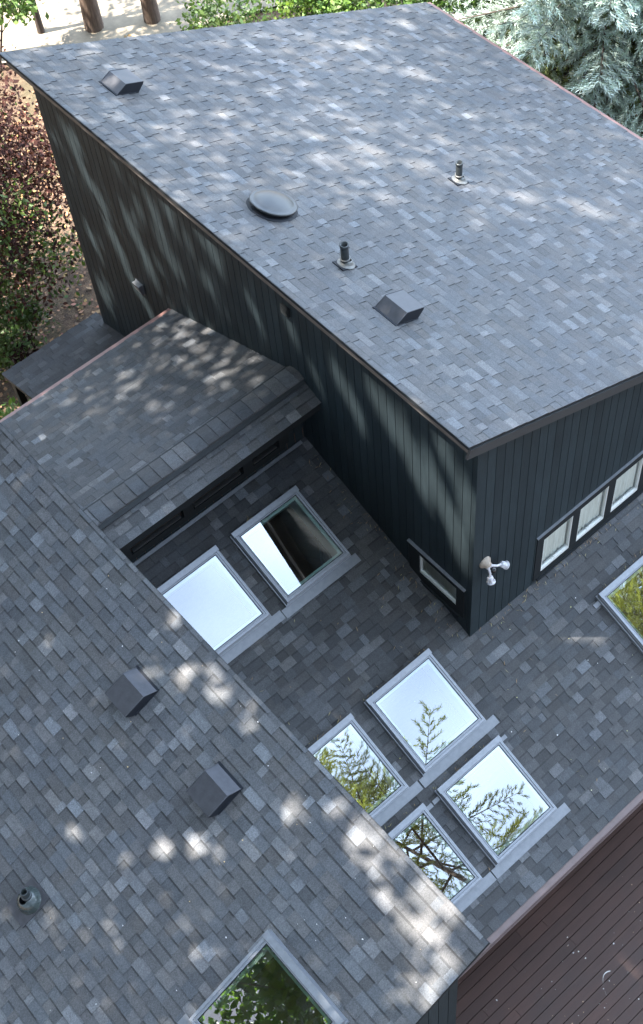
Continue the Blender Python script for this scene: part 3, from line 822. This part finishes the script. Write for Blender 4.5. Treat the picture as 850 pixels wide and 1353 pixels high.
broad_tree('shade_tree', 'unseen low bushy tree added to shade the end of the porch roof', (-6.2, 12.4, -4), (-5.6, 12.0, 7), (-5.3, 11.9, 8.2), (3.0, 3.0, 4.2), 60, 420, .12, M['shade'], M['bark'], .16, 104, sun_gaps=True, zmin=3.5)  # unseen tree added to block sky and sun over porch and wall
# conifer by the deck, mirrored in the skylights
def conifer(name, label, base, height, r0, z0, nbr, mat, bark, seed, needle=.12, shoots=26, droop=.25, jit=.25, cat='tree', tones=(.6, 1.4), needles=9, gaps=0.0, sprig=.26, rt=.2, zmax=None, inner=False, zmin=None, s_in=.15):
    r = random.Random(seed); base = Vector(base); t = empty(name, base); tag(t, label, cat)
    tk = MB(); tk.tube([base + Vector((0, 0, height*k/8 - .1)) for k in range(9)], [rt*(1-k/8.6) for k in range(9)], 10)
    mb = MB()
    for i in range(nbr):
        f = (i + r.random())/nbr; z = z0 + (height - z0)*f
        if zmax and z > zmax: continue
        ln = r0*(1-f)**.85*r.uniform(1-jit, 1+jit*.4) + .2
        if r.random() < gaps: continue
        az = i*2.399 + r.uniform(-.5, .5)
        dx, dy = math.cos(az), math.sin(az)
        P = lambda s: base + Vector((dx*ln*s, dy*ln*s, z + ln*(.10*s - droop*s*s + .10*s**4)))
        tk.tube([P(0), P(.5), P(1)], [.016*ln/2+.006, .009*ln/2+.004, .003], 5, False)
        kb = r.uniform(*tones)
        for j in range(shoots):
            s = s_in + (1.02-s_in)*(j + r.random())/shoots; p0 = P(min(s, 1))
            side = 1 if j % 2 else -1
            spread = ln*.34*(1.15-s)*r.uniform(.3, 1.15) + .03
            d = Vector((dx, dy, -.12))*.75 + Vector((-dy, dx, 0))*side*r.uniform(.5, 1.1) + Vector((0, 0, r.uniform(-.25, .12)))
            d.normalize()
            m = max(1, int(spread/(sprig*.55)))
            for q in range(m + 1):
                p = p0 + d*spread*q/max(m, 1) + Vector((0, 0, -.05*q))
                if zmin and base.z + (p.z - base.z) < zmin: continue
                k = kb*r.uniform(.8, 1.25)
                tip = .72 + .5*min(1, s*.5 + q/(m+.01)*.5)  # sunlit tips painted into the colour: lighter outwards
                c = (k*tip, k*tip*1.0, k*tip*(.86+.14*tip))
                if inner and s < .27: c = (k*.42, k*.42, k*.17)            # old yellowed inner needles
                dd = (d + rnd_dir(r)*.35).normalized(); e1 = dd.cross(rnd_dir(r)).normalized(); e2 = dd.cross(e1)
                L_ = sprig*r.uniform(.7, 1.2)
                for h in range(needles):
                    a_ = h*2.4; o_ = (e1*math.cos(a_) + e2*math.sin(a_)); b0 = p + dd*L_*(h/needles)*.75
                    tp = b0 + dd*needle*.75 + o_*needle*.62; w = dd.cross(o_)*needle*.17
                    mb.poly((b0 - w*.6, tp - w*.35, tp + dd*needle*.12, tp + w*.35, b0 + w*.6), c)
    tk.build('trunk', bark, t); mb.build('crown', mat, t)
    return t
conifer('conifer_tree', 'tall loose conifer just past the deck edge, mirrored in the lower skylights', (.6, -8.7, -4), 25, 4.0, 13.4, 56, M['conifer'], M['bark'], 61, needle=.10, shoots=30, gaps=.22, needles=11, sprig=.22, zmin=8.5, rt=.11, s_in=.03, tones=(.6, 1.8))
conifer('conifer_tree', 'second tall conifer past the deck, mirrored in the skylight under the triple window', (9.8, -8.8, -4), 22, 4.4, 13.0, 60, M['conifer'], M['bark'], 63, needle=.12, shoots=36, gaps=.05, needles=10, sprig=.25, zmin=8.0, rt=.24, tones=(.6, 1.8))
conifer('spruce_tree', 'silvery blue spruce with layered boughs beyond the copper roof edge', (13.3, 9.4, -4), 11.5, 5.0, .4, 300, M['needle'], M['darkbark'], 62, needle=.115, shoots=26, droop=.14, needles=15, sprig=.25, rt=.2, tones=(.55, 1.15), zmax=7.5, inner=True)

# japanese maple at the left
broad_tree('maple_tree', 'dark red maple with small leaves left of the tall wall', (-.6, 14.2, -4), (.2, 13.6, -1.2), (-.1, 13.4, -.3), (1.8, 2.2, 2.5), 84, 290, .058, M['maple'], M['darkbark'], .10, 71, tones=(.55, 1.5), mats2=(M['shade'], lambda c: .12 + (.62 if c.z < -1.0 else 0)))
broad_tree('shrub', 'olive shrub with sparse leaves between the maple and the porch roof', (-1.4, 12.6, -4), (-1.3, 12.5, -3.2), (-1.1, 12.3, -2.9), (1.3, 1.1, .7), 26, 200, .06, M['maple'], M['darkbark'], .04, 72, cat='shrub', tones=(.4, 1.3), mats2=(M['shade'], lambda c: .75))
broad_tree('shrub', 'bright green shrub at the low left corner of the porch roof', (-3.0, 9.4, -4), (-2.9, 9.3, -3), (-2.8, 9.2, -2.4), (.9, .9, .9), 20, 120, .07, M['green'], M['darkbark'], .04, 73, cat='shrub', tones=(.6, 1.6))
# trunks at the top
def trunk_tree(base, r0, h, lean, label, seed, crown_z=9, bark=M['bark'], crown=M['green'], name='tall_tree'):
    b = Vector(base)
    return broad_tree(name, label, b, b + Vector((lean[0], lean[1], h)), b + Vector((lean[0]*1.2, lean[1]*1.2, h+1)), (3, 3, 2.5), 24, 90, .13, crown, bark, r0, seed)
trunk_tree((6.55, 19.8, -4), .185, 14, (.2, .6), 'thick brown bare trunk behind the far roof edge', 81)
trunk_tree((7.75, 19.0, -4), .165, 14, (.1, .2), 'second bare trunk, upright and slightly thinner', 82)
trunk_tree((5.5, 20.6, -4), .075, 8, (.3, .5), 'thin dark sapling left of the bare trunks', 83, bark=M['darkbark'])
trunk_tree((3.75, 21.0, -4), .2, 12, (-.4, .3), 'dark leaning trunk behind the red maple', 84, bark=M['darkbark'])
broad_tree('shrub', 'green leafy branch hanging above the maple', (4.0, 20.2, -4), (4.4, 20.0, -2.5), (4.7, 19.9, -1.7), (1.0, 1.0, .8), 14, 90, .09, M['green'], M['darkbark'], .04, 85, cat='shrub', tones=(.7, 1.5))
broad_tree('shrub', 'thin leaved shrub in front of the pale drive', (7.9, 15.9, -4), (7.9, 15.9, -3), (7.9, 15.8, -2.3), (1.3, .9, .9), 24, 60, .07, M['shade'], M['darkbark'], .04, 86, cat='shrub', tones=(.6, 1.5))
broad_tree('shrub', 'bushy yellow green shrub behind the far roof edge', (9.2, 14.5, -4), (9.2, 14.4, -2.8), (9.3, 14.3, -2.2), (1.1, 1.0, 1.1), 26, 150, .07, M['green'], M['darkbark'], .05, 87, cat='shrub', tones=(.7, 1.9))
broad_tree('shrub', 'dense dark green shrub behind the far roof corner', (10.5, 13.3, -4), (10.5, 13.2, -2.6), (10.5, 13.2, -2.2), (1.4, 1.2, 1.2), 30, 170, .07, M['shade'], M['darkbark'], .05, 88, cat='shrub', tones=(.6, 1.7))
broad_tree('shrub', 'leafy green shrub between the roof corner and the spruce', (11.4, 12.0, -4), (11.4, 12, -2.6), (11.3, 11.9, -2.2), (1.2, 1.2, 1.2), 28, 170, .07, M['shade'], M['darkbark'], .05, 89, cat='shrub', tones=(.5, 1.5))

# ------------------------------------------------------------------ camera
yaw, pitch, roll = .930429, .968146, -.098045
F_ = Vector((math.cos(yaw)*math.cos(pitch), math.sin(yaw)*math.cos(pitch), -math.sin(pitch)))
R_ = Vector((math.sin(yaw), -math.cos(yaw), 0)); U_ = R_.cross(F_)
R2 = R_*math.cos(roll) + U_*math.sin(roll); U2 = -R_*math.sin(roll) + U_*math.cos(roll)
cd = bpy.data.cameras.new('camera'); cam = bpy.data.objects.new('camera', cd); col.objects.link(cam)
m4 = Matrix((R2, U2, -F_)).transposed().to_4x4(); m4.translation = Vector((-6.7064, -6.3437, 17.4213)); cam.matrix_world = m4
cd.sensor_fit = 'HORIZONTAL'; cd.sensor_width = 36; cd.lens = 1819.294/850*36
cd.shift_x = (425-452.273)/850; cd.shift_y = (632.803-676.5)/850
cd.clip_start = .1; cd.clip_end = 2000
scene.camera = cam

# ------------------------------------------------------------------ light
EL = math.asin(SUN.z); AZ = math.atan2(SUN.x, SUN.y)        # azimuth from +Y towards +X
w = bpy.data.worlds.new('World'); scene.world = w; w.use_nodes = True; nt = w.node_tree
bg = nt.nodes['Background']; sk = nt.nodes.new('ShaderNodeTexSky'); sk.sky_type = 'NISHITA'; sk.sun_disc = False
sk.sun_elevation = EL; sk.sun_rotation = AZ; sk.altitude = 200; sk.air_density = 1.0; sk.dust_density = 2.0
tc = nt.nodes.new('ShaderNodeTexCoord'); mp = nt.nodes.new('ShaderNodeMapping'); mp.inputs['Scale'].default_value = (1, 1, 1.6)
nt.links.new(tc.outputs['Generated'], mp.inputs[0])
ns = nt.nodes.new('ShaderNodeTexNoise'); ns.inputs['Scale'].default_value = 2.1; ns.inputs['Detail'].default_value = 3; ns.inputs['Roughness'].default_value = .55
nt.links.new(mp.outputs[0], ns.inputs['Vector'])
cr = nt.nodes.new('ShaderNodeValToRGB'); cr.color_ramp.elements[0].position = .38; cr.color_ramp.elements[1].position = .72
nt.links.new(ns.outputs['Fac'], cr.inputs[0])
mx = nt.nodes.new('ShaderNodeMix'); mx.data_type = 'RGBA'
nt.links.new(cr.outputs[0], mx.inputs[0]); nt.links.new(sk.outputs[0], mx.inputs[6]); mx.inputs[7].default_value = (10.3, 12.8, 16.0, 1)
# added sky gradient, brightened on one side to lift the tall roof
dt = nt.nodes.new('ShaderNodeVectorMath'); dt.operation = 'DOT_PRODUCT'; dt.inputs[1].default_value = Vector((.80, .30, .52)).normalized()
nt.links.new(tc.outputs['Generated'], dt.inputs[0])
gm = nt.nodes.new('ShaderNodeMapRange'); gm.interpolation_type = 'SMOOTHSTEP'
for q_, v_ in ((1, -.15), (2, .95), (3, .50), (4, 2.5)): gm.inputs[q_].default_value = v_
nt.links.new(dt.outputs['Value'], gm.inputs[0])
sc_ = nt.nodes.new('ShaderNodeVectorMath'); sc_.operation = 'SCALE'
nt.links.new(mx.outputs[2], sc_.inputs[0]); nt.links.new(gm.outputs[0], sc_.inputs['Scale'])
nt.links.new(sc_.outputs[0], bg.inputs[0]); bg.inputs[1].default_value = .055
sd = bpy.data.lights.new('sun', 'SUN'); sd.energy = 4.6; sd.angle = math.radians(.53); sd.color = (1, .95, .87)
so = bpy.data.objects.new('sun', sd); col.objects.link(so); so.rotation_euler = SUN.to_track_quat('Z', 'Y').to_euler(); so.location = SUN*60
scene.view_settings.view_transform = 'Standard'; scene.view_settings.look = 'None'
scene.view_settings.exposure = 2.78; scene.view_settings.gamma = 1
scene.cycles.max_bounces = 8; scene.cycles.transparent_max_bounces = 12
scene.cycles.use_denoising = True
